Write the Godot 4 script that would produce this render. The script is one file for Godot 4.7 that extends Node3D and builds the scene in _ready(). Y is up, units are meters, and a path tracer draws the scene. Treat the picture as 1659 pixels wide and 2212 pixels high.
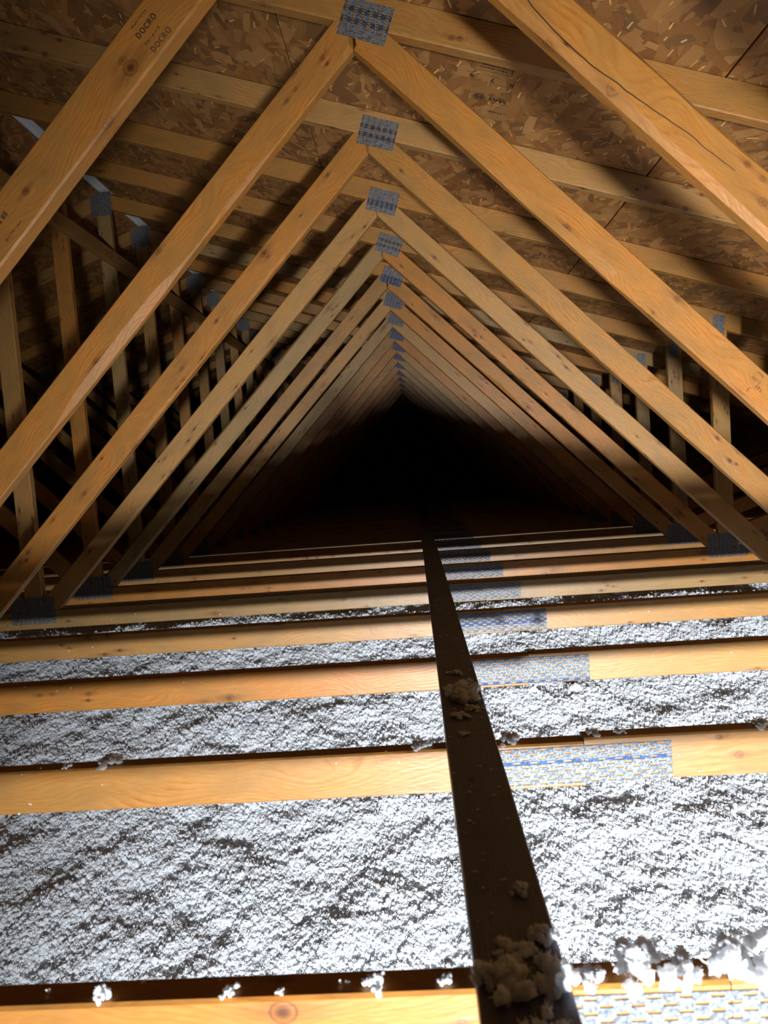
extends Node3D
# An attic of timber roof trusses over blown insulation, lit by one work lamp low beside the hatch.
# Local truss coordinates: x across the truss, y = 0 at the top of the bottom chords; YB lifts that to world height.

const YB := 1.50          # world height of the bottom chords' top face
const SPACING := 0.6096
const Z0 := 0.6778        # distance of the first truss face from the camera
const COUNT := 17
const DEPTH := 0.089      # 2x4 lumber
const THICK := 0.038
const RIDGE := -1.867
const PITCH := 1.0 / 3.0
const UNDER := 1.743      # chord underside height at x = 0
const TOP := 1.837        # chord top height at x = 0
const APEX := Vector2(-0.08, 1.707)
const INSUL := -1.1       # insulation level one metre in; the drift rises gently towards the far end

var M := {}
var wood: Array = []
var rng := RandomNumberGenerator.new()
var used_names := {}

func _ready() -> void:
	# ---------------------------------------------------------------- camera
	var cam := Camera3D.new()
	cam.name = "camera"
	cam.keep_aspect = Camera3D.KEEP_HEIGHT
	cam.fov = rad_to_deg(2.0 * atan(1106.0 / 1444.9))
	add_child(cam)
	var by := Basis(Vector3.UP, 0.0475)
	var bx := Basis(Vector3.RIGHT, -0.0639)
	var bz := Basis(Vector3.BACK, -0.0738)
	cam.transform = Transform3D(by * bx * bz, Vector3(0, YB + 0.5588, 0))
	cam.near = 0.05
	cam.far = 60.0
	cam.current = true
	var lens := CameraAttributesPhysical.new()
	lens.frustum_focal_length = 12.0 / tan(deg_to_rad(cam.fov * 0.5))
	lens.exposure_aperture = lens.frustum_focal_length / 3.85     # a phone's small opening
	lens.frustum_focus_distance = 2.4
	lens.exposure_multiplier = 1.0
	cam.attributes = lens
	cam.fov = rad_to_deg(2.0 * atan(1106.0 / 1444.9))
	# ---------------------------------------------------------------- environment: a closed, unlit attic
	var env := Environment.new()
	env.background_mode = Environment.BG_COLOR
	env.background_color = Color(0, 0, 0)
	env.tonemap_mode = Environment.TONE_MAPPER_LINEAR
	env.tonemap_exposure = 1.0
	env.sdfgi_enabled = true
	env.ssao_enabled = true
	env.ssil_enabled = true
	var we := WorldEnvironment.new()
	we.environment = env
	add_child(we)
	# ---------------------------------------------------------------- the one lamp: a work light low to the right of the brace, below the camera
	var lamp := SpotLight3D.new()
	lamp.name = "work_lamp_light"
	lamp.light_size = 0.10
	lamp.light_color = Color(0.98, 0.985, 1.0)
	lamp.light_energy = 50.0
	lamp.spot_range = 30.0
	lamp.spot_attenuation = 2.0
	lamp.spot_angle = 46.0
	lamp.spot_angle_attenuation = 1.0
	lamp.shadow_enabled = true
	add_child(lamp)
	var lamp_at := Vector3(0.36, YB - 0.41, 1.6)
	lamp.position = lamp_at
	lamp.look_at_from_position(lamp_at, lamp_at + Vector3(0.13, 0.0, -1.0), Vector3.UP)

	make_materials()
	build_shell()
	build_roof()
	build_insulation()
	for k in COUNT:
		build_truss(k)
	build_braces()
	build_clumps()
	build_work_lamp(lamp_at, lamp.basis)

# ==================================================================== helpers
func numbered(called: String) -> String:
	if not used_names.has(called):
		used_names[called] = 0
		return called
	used_names[called] += 1
	return "%s_%03d" % [called, used_names[called]]

func tag(o: Node, label: String, category: String, group := "") -> void:
	o.set_meta("label", label)
	o.set_meta("category", category)
	if group != "":
		o.set_meta("group", group)

func part(called: String, mesh: Mesh, mat: Material, parent: Node, at := Vector3.ZERO) -> MeshInstance3D:
	var o := MeshInstance3D.new()
	o.name = called
	o.mesh = mesh
	o.material_override = mat
	o.position = at
	o.cast_shadow = GeometryInstance3D.SHADOW_CASTING_SETTING_ON
	parent.add_child(o, true)
	return o

func hash01(a: int, b: int) -> float:
	var h := (a * 73856093) ^ (b * 19349663) ^ 0x5bd1e995
	h = (h ^ (h >> 13)) * 1274126177
	h = h ^ (h >> 16)
	return float(h & 0xFFFF) / 65535.0

# one quad a-b-c-d going round, normal n, with uvs
func quad(st: SurfaceTool, a: Vector3, b: Vector3, c: Vector3, d: Vector3, n: Vector3, ua := Vector2.ZERO, ub := Vector2.ZERO, uc := Vector2.ZERO, ud := Vector2.ZERO, col := Color.WHITE) -> void:
	var g := (b - a).cross(c - a) + (c - a).cross(d - a)
	var vs := [a, b, c, d]
	var us := [ua, ub, uc, ud]
	var order := [0, 1, 2, 0, 2, 3] if g.dot(n) < 0.0 else [0, 2, 1, 0, 3, 2]
	for i in order:
		st.set_color(col)
		st.set_normal(n)
		st.set_uv(us[i])
		st.add_vertex(vs[i])

func box_into(st: SurfaceTool, c: Vector3, s: Vector3, basis := Basis.IDENTITY, col := Color.WHITE, uvs := 1.0) -> void:
	var h := s * 0.5
	var axes := [Vector3.RIGHT, Vector3.UP, Vector3.BACK]
	for i in 3:
		for sg in [-1.0, 1.0]:
			var n: Vector3 = axes[i] * sg
			var u: Vector3 = axes[(i + 1) % 3]
			var v: Vector3 = axes[(i + 2) % 3]
			var hn: float = h[i]
			var hu: float = h[(i + 1) % 3]
			var hv: float = h[(i + 2) % 3]
			var p := []
			var q := []
			for e in [[-1, -1], [1, -1], [1, 1], [-1, 1]]:
				p.append(c + basis * (n * hn + u * hu * e[0] + v * hv * e[1]))
				q.append(Vector2(hu * e[0], hv * e[1]) * uvs)
			quad(st, p[0], p[1], p[2], p[3], basis * n, q[0], q[1], q[2], q[3], col)

func box_mesh(s: Vector3) -> ArrayMesh:
	var st := SurfaceTool.new()
	st.begin(Mesh.PRIMITIVE_TRIANGLES)
	box_into(st, Vector3.ZERO, s)
	return st.commit()

# ==================================================================== materials
func noise(seed_: int, freq: float, octaves := 1) -> FastNoiseLite:
	var n := FastNoiseLite.new()
	n.noise_type = FastNoiseLite.TYPE_SIMPLEX_SMOOTH
	n.seed = seed_
	n.frequency = freq
	n.fractal_type = FastNoiseLite.FRACTAL_FBM if octaves > 1 else FastNoiseLite.FRACTAL_NONE
	n.fractal_octaves = octaves
	return n

# spruce: 2.4 m x 0.24 m of flat-sawn face, periodic along the length
func wood_material(seed_: int, early: Color, late: Color, stain: float, knots_n: int) -> StandardMaterial3D:
	var W := 2048
	var H := 208
	var r := RandomNumberGenerator.new()
	r.seed = seed_
	var n1 := noise(seed_, 1.0, 2)
	var n2 := noise(seed_ + 7, 1.0, 1)
	var n3 := noise(seed_ + 13, 1.0, 2)
	var kn := []
	for i in knots_n:
		var ku := r.randf() * W
		for j in r.randi_range(1, 3):
			kn.append([ku + r.randf_range(-45, 45), r.randf() * H, r.randf_range(2.4, 5.2) * (1.8 if r.randf() < 0.22 else 1.0), r.randf_range(0.45, 1.0)])
	# knots by column, so that each pixel looks only at the near ones
	var near := []
	near.resize(W / 32)
	for i in near.size():
		near[i] = []
		for k in kn:
			var dx: float = absf(fposmod(k[0] - (i * 32.0 + 16.0) + W * 0.5, W) - W * 0.5)
			if dx < 90.0:
				near[i].append(k)
	var lines := r.randf_range(20.0, 30.0)
	var data := PackedByteArray()
	data.resize(W * H * 3)
	var hd := PackedByteArray()
	hd.resize(W * H)
	for x in W:
		var a := TAU * x / W
		var cx := cos(a)
		var sx := sin(a)
		var ks: Array = near[x / 32]
		for y in H:
			var v := float(y) / H
			var warp := n1.get_noise_3d(cx * 0.9, sx * 0.9, v * 1.1)
			var ph := v * lines + warp * 6.0
			var dark := 0.0
			var ring := 0.0
			var halo := 0.0
			var bump := 0.0
			for k in ks:
				var du: float = fposmod(x - k[0] + W * 0.5, W) - W * 0.5
				var dv: float = y - k[1]
				var rr: float = k[2]
				var d2 := du * du * 0.16 + dv * dv
				ph += 2.6 * k[3] * exp(-d2 / (rr * rr * 7.0))
				var d := sqrt(du * du * 0.7 + dv * dv)
				var inside := clampf(1.25 - d / rr, 0.0, 1.0)
				dark = maxf(dark, inside * k[3])
				halo = maxf(halo, 0.5 * k[3] * exp(-pow((sqrt(du * du * 0.12 + dv * dv) - rr * 2.1) / (rr * 0.8), 2.0)))
				ring = maxf(ring, exp(-pow((d - rr * 1.15) / 1.3, 2.0)) * 0.5 * k[3])
				dark = maxf(dark, 0.28 * exp(-(du * du * 0.05 + dv * dv) / (rr * rr * 2.5)))
				bump = maxf(bump, exp(-d2 / (rr * rr * 4.0)))
			var s := ph - floorf(ph)
			var lt := pow(s, 3.0) * (1.0 - smoothstep(0.93, 1.0, s))
			var fibre := 0.6 * n2.get_noise_3d(cx * 16.0, sx * 16.0, v * 95.0 + warp * 6.0) + 0.5 * n2.get_noise_3d(cx * 6.0 + 40.0, sx * 6.0, v * 38.0 + warp * 9.0)
			var tone := n3.get_noise_3d(cx * 2.2, sx * 2.2, v * 2.4 + 9.0)
			var m := clampf(lt * (0.20 + 0.30 * clampf(tone * 2.0, 0.0, 1.0)) + fibre * 0.42 + tone * 0.40 * stain + 0.30, 0.0, 1.0)
			var c := early.lerp(late, m)
			var f := 1.0 + tone * 0.20 * stain + fibre * 0.05
			c = Color(c.r * f, c.g * f, c.b * f)
			c = c.lerp(early * 1.06, halo * 0.7)
			c = c.lerp(Color(0.24, 0.115, 0.05), clampf(dark * 0.95 + ring * 0.8, 0.0, 0.92))
			var o := (y * W + x) * 3
			data[o] = int(clampf(c.r, 0, 1) * 255)
			data[o + 1] = int(clampf(c.g, 0, 1) * 255)
			data[o + 2] = int(clampf(c.b, 0, 1) * 255)
			hd[y * W + x] = int(clampf(0.42 + 0.12 * fibre - 0.10 * lt + 0.4 * bump - 0.25 * ring, 0, 1) * 255)
	var m3 := StandardMaterial3D.new()
	m3.albedo_texture = ImageTexture.create_from_image(Image.create_from_data(W, H, false, Image.FORMAT_RGB8, data))
	m3.heightmap_enabled = true
	m3.heightmap_texture = ImageTexture.create_from_image(Image.create_from_data(W, H, false, Image.FORMAT_L8, hd))
	m3.heightmap_scale = 0.19
	m3.roughness = 0.44
	m3.metallic_specular = 0.45
	return m3

func osb_material() -> StandardMaterial3D:
	var N := 1024
	var r := RandomNumberGenerator.new()
	r.seed = 4242
	var data := PackedByteArray()
	data.resize(N * N * 3)
	var hd := PackedByteArray()
	hd.resize(N * N)
	for i in N * N:
		data[i * 3] = 120
		data[i * 3 + 1] = 78
		data[i * 3 + 2] = 40
	var tones := [Color(0.558, 0.386, 0.205), Color(0.586, 0.409, 0.223), Color(0.530, 0.353, 0.181), Color(0.502, 0.335, 0.167), Color(0.614, 0.442, 0.251), Color(0.437, 0.307, 0.172), Color(0.558, 0.400, 0.223)]
	for k in 1700:
		var last := k > 1320
		var ln := r.randf_range(38, 118)
		var wd := r.randf_range(12, 40)
		var c: Color = tones[r.randi() % tones.size()]
		if last and r.randf() < 0.62:       # thin pale slivers lifted off the surface
			ln = r.randf_range(10, 34)
			wd = r.randf_range(1.5, 4.5)
			c = Color(0.80, 0.62, 0.38)
		var ang := r.randfn(0.0, 0.62) + 1.35
		var ca := cos(ang)
		var sa := sin(ang)
		var ox := r.randf() * N
		var oy := r.randf() * N
		var lift := r.randf_range(60, 200) + (50 if wd < 5 else 0)
		var j := r.randf_range(-0.05, 0.05)
		var taper := r.randf_range(0.0, 0.35)
		var sl := 0.0
		while sl < ln:
			var wloc := wd * (1.0 - taper * absf(sl / ln - 0.5) * 2.0)
			var streak := 0.0
			var t := 0.0
			while t < wloc:
				streak = 0.028 * sin(t * 2.1 + k) + 0.02 * sin(t * 5.3 + k * 2.0)
				var px := int(fposmod(ox + ca * sl - sa * t, N))
				var py := int(fposmod(oy + sa * sl + ca * t, N))
				var o := (py * N + px)
				var f := 1.0 + j + streak
				data[o * 3] = int(clampf(c.r * f, 0, 1) * 255)
				data[o * 3 + 1] = int(clampf(c.g * f, 0, 1) * 255)
				data[o * 3 + 2] = int(clampf(c.b * f, 0, 1) * 255)
				hd[o] = int(clampf(lift + 24.0 * (t / wloc) + 20.0 * (sl / ln), 0, 255))
				t += 0.72
			sl += 0.72
	var m := StandardMaterial3D.new()
	m.albedo_texture = ImageTexture.create_from_image(Image.create_from_data(N, N, false, Image.FORMAT_RGB8, data))
	m.heightmap_enabled = true
	m.heightmap_texture = ImageTexture.create_from_image(Image.create_from_data(N, N, false, Image.FORMAT_L8, hd))
	m.heightmap_scale = 0.16
	m.roughness = 0.6
	m.metallic_specular = 0.4
	return m

func flat(c: Color, rough := 0.8, metal := 0.0) -> StandardMaterial3D:
	var m := StandardMaterial3D.new()
	m.albedo_color = c
	m.roughness = rough
	m.metallic = metal
	return m

func make_materials() -> void:
	wood.append(wood_material(11, Color(0.616, 0.450, 0.232), Color(0.478, 0.305, 0.120), 1.0, 14))
	wood.append(wood_material(23, Color(0.632, 0.485, 0.284), Color(0.509, 0.352, 0.173), 0.7, 22))
	wood.append(wood_material(37, Color(0.585, 0.438, 0.248), Color(0.446, 0.305, 0.150), 1.2, 9))
	wood.append(wood_material(51, Color(0.632, 0.440, 0.205), Color(0.509, 0.308, 0.108), 0.9, 17))
	wood.append(wood_material(67, Color(0.570, 0.462, 0.295), Color(0.462, 0.349, 0.199), 0.8, 19))
	wood.append(wood_material(83, Color(0.37, 0.385, 0.46), Color(0.30, 0.30, 0.35), 0.8, 7))
	M.osb = osb_material()
	M.ink = flat(Color(0.13, 0.09, 0.06), 0.9)
	M.faint_ink = flat(Color(0.30, 0.19, 0.10), 0.9)
	M.crack = flat(Color(0.12, 0.07, 0.035), 0.95)
	M.felt = flat(Color(0.05, 0.05, 0.05), 0.95)
	M.drywall = flat(Color(0.72, 0.70, 0.66), 0.9)
	M.sheath = flat(Color(0.36, 0.27, 0.17), 0.9)
	M.vent = flat(Color(0.88, 0.90, 0.91), 0.6)
	# galvanised steel: spangled zinc
	var nz := NoiseTexture2D.new()
	nz.width = 512
	nz.height = 512
	nz.seamless = true
	var cn := FastNoiseLite.new()
	cn.seed = 5
	cn.noise_type = FastNoiseLite.TYPE_CELLULAR
	cn.cellular_return_type = FastNoiseLite.RETURN_CELL_VALUE
	cn.frequency = 0.06
	cn.domain_warp_enabled = true
	cn.domain_warp_amplitude = 18.0
	cn.domain_warp_frequency = 0.05
	nz.noise = cn
	var ramp := Gradient.new()
	ramp.set_color(0, Color(0.15, 0.17, 0.19))
	ramp.set_color(1, Color(0.54, 0.575, 0.61))
	nz.color_ramp = ramp
	var steel := StandardMaterial3D.new()
	steel.albedo_texture = nz
	steel.uv1_triplanar = true
	steel.uv1_scale = Vector3(10, 10, 10)
	steel.vertex_color_use_as_albedo = true
	steel.metallic = 0.4
	steel.roughness = 0.62
	M.steel = steel
	# glass-fibre fluff
	var fl := StandardMaterial3D.new()
	fl.albedo_color = Color(0.955, 0.98, 1.0)
	fl.roughness = 0.85
	fl.metallic_specular = 0.3
	fl.backlight_enabled = true
	fl.backlight = Color(0.95, 0.95, 0.95)
	fl.cull_mode = BaseMaterial3D.CULL_DISABLED
	M.fluff = fl
	var bed := StandardMaterial3D.new()
	bed.albedo_color = Color(0.93, 0.945, 0.96)
	bed.roughness = 0.95
	bed.metallic_specular = 0.1
	M.bed = bed

# ==================================================================== lumber
func clip_poly(poly: Array, pt: Vector2, n: Vector2) -> Array:
	var out := []
	for i in poly.size():
		var a: Vector2 = poly[i]
		var b: Vector2 = poly[(i + 1) % poly.size()]
		var da := (a - pt).dot(n)
		var db := (b - pt).dot(n)
		if da <= 0.0:
			out.append(a)
		if (da < 0.0 and db > 0.0) or (da > 0.0 and db < 0.0):
			out.append(a.lerp(b, da / (da - db)))
	return out

# A stick of lumber in the truss plane: axis a -> b, `wide` across; clips are [point, outward normal].
# opts: wane = width of a barky edge along the lower front arris, step = slice length, ease = rounding of the arrises
func lumber(a: Vector2, b: Vector2, wide: float, thick: float, clips: Array, opts := {}) -> ArrayMesh:
	var d := (b - a).normalized()
	var n := Vector2(-d.y, d.x)
	var h := wide * 0.5
	var poly := [a - n * h, b - n * h, b + n * h, a + n * h]
	for c in clips:
		poly = clip_poly(poly, c[0], c[1])
	var pst := []
	var ss := []
	for p in poly:
		var q := Vector2((p - a).dot(d), (p - a).dot(n))
		pst.append(q)
		ss.append(q.x)
	ss.sort()
	var s0: float = ss[0]
	var s1: float = ss[ss.size() - 1]
	var step: float = opts.get("step", 0.12)
	var cnt := int(ceil((s1 - s0) / step))
	for i in range(1, cnt):
		ss.append(s0 + (s1 - s0) * i / cnt)
	ss.sort()
	var slices := []
	var prev := -1e9
	for s in ss:
		if s - prev < 0.0008:
			continue
		prev = s
		var lo := 1e9
		var hi := -1e9
		for i in pst.size():
			var p: Vector2 = pst[i]
			var q: Vector2 = pst[(i + 1) % pst.size()]
			var mn := minf(p.x, q.x) - 1e-5
			var mx := maxf(p.x, q.x) + 1e-5
			if s < mn or s > mx:
				continue
			if absf(p.x - q.x) < 1e-4:
				lo = minf(lo, minf(p.y, q.y))
				hi = maxf(hi, maxf(p.y, q.y))
			else:
				var t: float = p.y + (q.y - p.y) * (s - p.x) / (q.x - p.x)
				lo = minf(lo, t)
				hi = maxf(hi, t)
		slices.append([s, lo, hi])
	var sd: int = opts.get("seed", 1)
	var wane: float = opts.get("wane", 0.0)
	var wane_top: float = opts.get("wane_top", 0.0)
	var ease: float = opts.get("ease", 0.0035)
	var wn := noise(sd, 1.6, 3)
	var u0 := hash01(sd, 3)
	var v0 := hash01(sd, 5) * 0.42
	var flip := -1.0 if hash01(sd, 9) > 0.5 else 1.0
	var rings := []
	for sl in slices:
		var s: float = sl[0]
		var lo: float = sl[1]
		var hi: float = sl[2]
		var e := minf(ease, (hi - lo) * 0.4)
		var wa := e
		var wb := e
		if wane > 0.0:
			var k := clampf(wn.get_noise_2d(s, 0.0) * 1.6 + 0.35, 0.0, 1.0)
			wa = minf(e + wane * k, (hi - lo) * 0.4)
			wb = minf(e + wane * 0.75 * k, thick * 0.7)
		var ta := e
		var tb := e
		if wane_top > 0.0:
			var k2 := clampf(wn.get_noise_2d(s, 40.0) * 1.6 + 0.2, 0.0, 1.0)
			ta = minf(e + wane_top * k2, (hi - lo) * 0.4)
			tb = minf(e + wane_top * 0.7 * k2, thick * 0.7)
		var j := 0.0006 * wn.get_noise_2d(s * 6.0, 9.0)
		rings.append([s, [Vector2(lo + wa, 0), Vector2(hi - ta, 0), Vector2(hi + j, -tb), Vector2(hi + j, -thick + e), Vector2(hi - e, -thick), Vector2(lo + e, -thick), Vector2(lo + j, -thick + e), Vector2(lo + j, -wb)]])
	var st := SurfaceTool.new()
	st.begin(Mesh.PRIMITIVE_TRIANGLES)
	for i in range(rings.size() - 1):
		var ra: Array = rings[i][1]
		var rb: Array = rings[i + 1][1]
		var sa: float = rings[i][0]
		var sb: float = rings[i + 1][0]
		for f in 8:
			var g := (f + 1) % 8
			var p0 := lift(a, d, n, sa, ra[f])
			var p1 := lift(a, d, n, sb, rb[f])
			var p2 := lift(a, d, n, sb, rb[g])
			var p3 := lift(a, d, n, sa, ra[g])
			var nn := (p1 - p0).cross(p3 - p0)
			if nn.length() < 1e-9:
				nn = (p2 - p1).cross(p3 - p2)
				if nn.length() < 1e-9:
					continue
			nn = nn.normalized()
			var mid := (p0 + p1 + p2 + p3) * 0.25
			var axis_t: float = (ra[0].x + ra[4].x + ra[1].x + ra[5].x) * 0.25
			var axis := lift(a, d, n, (sa + sb) * 0.5, Vector2(axis_t, -thick * 0.5))
			if nn.dot(mid - axis) < 0.0:
				nn = -nn
			# faces of the stick take different strips of the board
			var base_v := v0
			var q0: float
			var q1: float
			var q2: float
			var q3: float
			if f == 1 or f == 2 or f == 3 or f == 5 or f == 6 or f == 7:
				base_v = v0 + 0.40 + (0.04 if f > 3 else 0.0)
				q0 = ra[f].y
				q1 = rb[f].y
				q2 = rb[g].y
				q3 = ra[g].y
				if f == 7 or f == 5:
					base_v = v0 + 0.40
			else:
				q0 = ra[f].x
				q1 = rb[f].x
				q2 = rb[g].x
				q3 = ra[g].x
			var k := flip / 0.24
			quad(st, p0, p1, p2, p3, nn, Vector2(u0 + sa / 2.4, base_v + q0 * k), Vector2(u0 + sb / 2.4, base_v + q1 * k), Vector2(u0 + sb / 2.4, base_v + q2 * k), Vector2(u0 + sa / 2.4, base_v + q3 * k))
	for e in [0, rings.size() - 1]:
		var rg: Array = rings[e][1]
		var sg := -1.0 if e == 0 else 1.0
		var nn := Vector3(d.x * sg, d.y * sg, 0)
		for f in range(1, 7):
			var p0 := lift(a, d, n, rings[e][0], rg[0])
			var p1 := lift(a, d, n, rings[e][0], rg[f])
			var p2 := lift(a, d, n, rings[e][0], rg[f + 1])
			if (p1 - p0).cross(p2 - p0).length() < 1e-9:
				continue
			quad(st, p0, p1, p2, p2, nn, Vector2(u0, v0 + rg[0].x), Vector2(u0 + rg[f].y, v0 + rg[f].x), Vector2(u0 + rg[f + 1].y, v0 + rg[f + 1].x), Vector2(u0, v0))
	return st.commit()

func lift(a: Vector2, d: Vector2, n: Vector2, s: float, q: Vector2) -> Vector3:
	var p := a + d * s + n * q.x
	return Vector3(p.x, p.y, q.y)

# ==================================================================== punched connector plates
var plate_cache := {}
func plate_mesh(w: float, h: float, px: float, py: float, stagger: bool, stripe: Array, variant: int) -> ArrayMesh:
	var key := "%s_%s_%s_%s_%s_%s" % [w, h, px, py, str(stripe), variant]
	if plate_cache.has(key):
		return plate_cache[key]
	var r := RandomNumberGenerator.new()
	r.seed = 900 + variant
	var st := SurfaceTool.new()
	st.begin(Mesh.PRIMITIVE_TRIANGLES)
	var t := 0.0013
	var rows := int(h / py)
	var y0 := -rows * py * 0.5
	var sw := px * 0.44
	var sh := py * 0.46
	var plain := Color(1, 1, 1)
	# solid rim above and below the rows
	var z := t
	var front := Vector3.BACK
	for i in rows:
		var yb := y0 + i * py
		var yt := yb + py
		var col := plain
		for s in stripe:
			if i >= s[0] and i <= s[1]:
				col = s[2]
		var cb := yb + (py - sh) * 0.5
		var ct := cb + sh
		var off := px * 0.5 if (stagger and i % 2 == 1) else 0.0
		var x := -w * 0.5
		# bands between slots, in short lengths so that print looks patchy
		var n := int(w / 0.011)
		for j in n:
			var xa := -w * 0.5 + w * j / n
			var xb := -w * 0.5 + w * (j + 1) / n
			var cj := col if col == plain else col.lerp(plain, clampf(r.randf_range(-0.35, 0.55), 0, 1))
			quad(st, Vector3(xa, yb, z), Vector3(xb, yb, z), Vector3(xb, cb, z), Vector3(xa, cb, z), front, Vector2.ZERO, Vector2.ZERO, Vector2.ZERO, Vector2.ZERO, cj)
			quad(st, Vector3(xa, ct, z), Vector3(xb, ct, z), Vector3(xb, yt, z), Vector3(xa, yt, z), front, Vector2.ZERO, Vector2.ZERO, Vector2.ZERO, Vector2.ZERO, cj)
		var hx := -w * 0.5 + px * 0.5 - sw * 0.5 + off - (px if off > 0.0 else 0.0)
		while hx < w * 0.5:
			var ha := clampf(hx, -w * 0.5, w * 0.5)
			var hb := clampf(hx + sw, -w * 0.5, w * 0.5)
			if ha > x:
				quad(st, Vector3(x, cb, z), Vector3(ha, cb, z), Vector3(ha, ct, z), Vector3(x, ct, z), front, Vector2.ZERO, Vector2.ZERO, Vector2.ZERO, Vector2.ZERO, col)
			if hb > ha:
				quad(st, Vector3(ha, cb, z), Vector3(hb, cb, z), Vector3(hb, cb, -0.001), Vector3(ha, cb, -0.001), Vector3.UP)
				quad(st, Vector3(ha, ct, z), Vector3(hb, ct, z), Vector3(hb, ct, -0.001), Vector3(ha, ct, -0.001), Vector3.DOWN)
				quad(st, Vector3(ha, cb, z), Vector3(ha, ct, z), Vector3(ha, ct, -0.001), Vector3(ha, cb, -0.001), Vector3.RIGHT)
				quad(st, Vector3(hb, cb, z), Vector3(hb, ct, z), Vector3(hb, ct, -0.001), Vector3(hb, cb, -0.001), Vector3.LEFT)
			x = maxf(x, hb)
			hx += px
		if x < w * 0.5:
			quad(st, Vector3(x, cb, z), Vector3(w * 0.5, cb, z), Vector3(w * 0.5, ct, z), Vector3(x, ct, z), front, Vector2.ZERO, Vector2.ZERO, Vector2.ZERO, Vector2.ZERO, col)
	# rim
	var hw := w * 0.5
	var hh := rows * py * 0.5
	quad(st, Vector3(-hw, hh, z), Vector3(hw, hh, z), Vector3(hw, hh, 0), Vector3(-hw, hh, 0), Vector3.UP)
	quad(st, Vector3(-hw, -hh, z), Vector3(hw, -hh, z), Vector3(hw, -hh, 0), Vector3(-hw, -hh, 0), Vector3.DOWN)
	quad(st, Vector3(-hw, -hh, z), Vector3(-hw, hh, z), Vector3(-hw, hh, 0), Vector3(-hw, -hh, 0), Vector3.LEFT)
	quad(st, Vector3(hw, -hh, z), Vector3(hw, hh, z), Vector3(hw, hh, 0), Vector3(hw, -hh, 0), Vector3.RIGHT)
	var m := st.commit()
	plate_cache[key] = m
	return m

func plate(parent: Node, at: Vector2, turn: float, mesh: ArrayMesh, label := "") -> void:
	var o := part("connector_plate", mesh, M.steel, parent, Vector3(at.x, at.y, 0.0003))
	o.rotation.z = turn
	if label != "":
		o.set_meta("label", label)

# ==================================================================== trusses
const TRUSS_LABELS := [
	"nearest timber roof truss, its bottom chord crossing the bottom edge of the photo",
	"second timber roof truss from the camera, its cracked right web at the top right corner",
	"third timber roof truss from the camera, with waney edges on both diagonal webs",
	"fourth timber roof truss from the camera, counting bottom chords up from the bottom edge",
	"fifth timber roof truss from the camera, its king post at the left edge",
	"sixth timber roof truss from the camera, with a pale shiny left web",
	"seventh timber roof truss from the camera, peak plate half printed in blue",
	"eighth timber roof truss from the camera, counting peak plates back from the top plate",
	"ninth timber roof truss from the camera, webs lit only near the peak",
	"tenth timber roof truss from the camera, with a blue printed peak plate",
	"eleventh timber roof truss from the camera, small blue peak plate deep in the attic",
	"twelfth timber roof truss from the camera, just before the dark end of the attic",
	"thirteenth timber roof truss from the camera, last peak plate still catching light",
	"fourteenth timber roof truss from the camera, in the dark far end",
	"fifteenth timber roof truss from the camera, in the dark far end",
	"sixteenth timber roof truss from the camera, in the dark far end",
	"farthest timber roof truss, standing against the dark end wall"]

func mir(p: Vector2) -> Vector2:
	return Vector2(2.0 * RIDGE - p.x, p.y)

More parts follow.
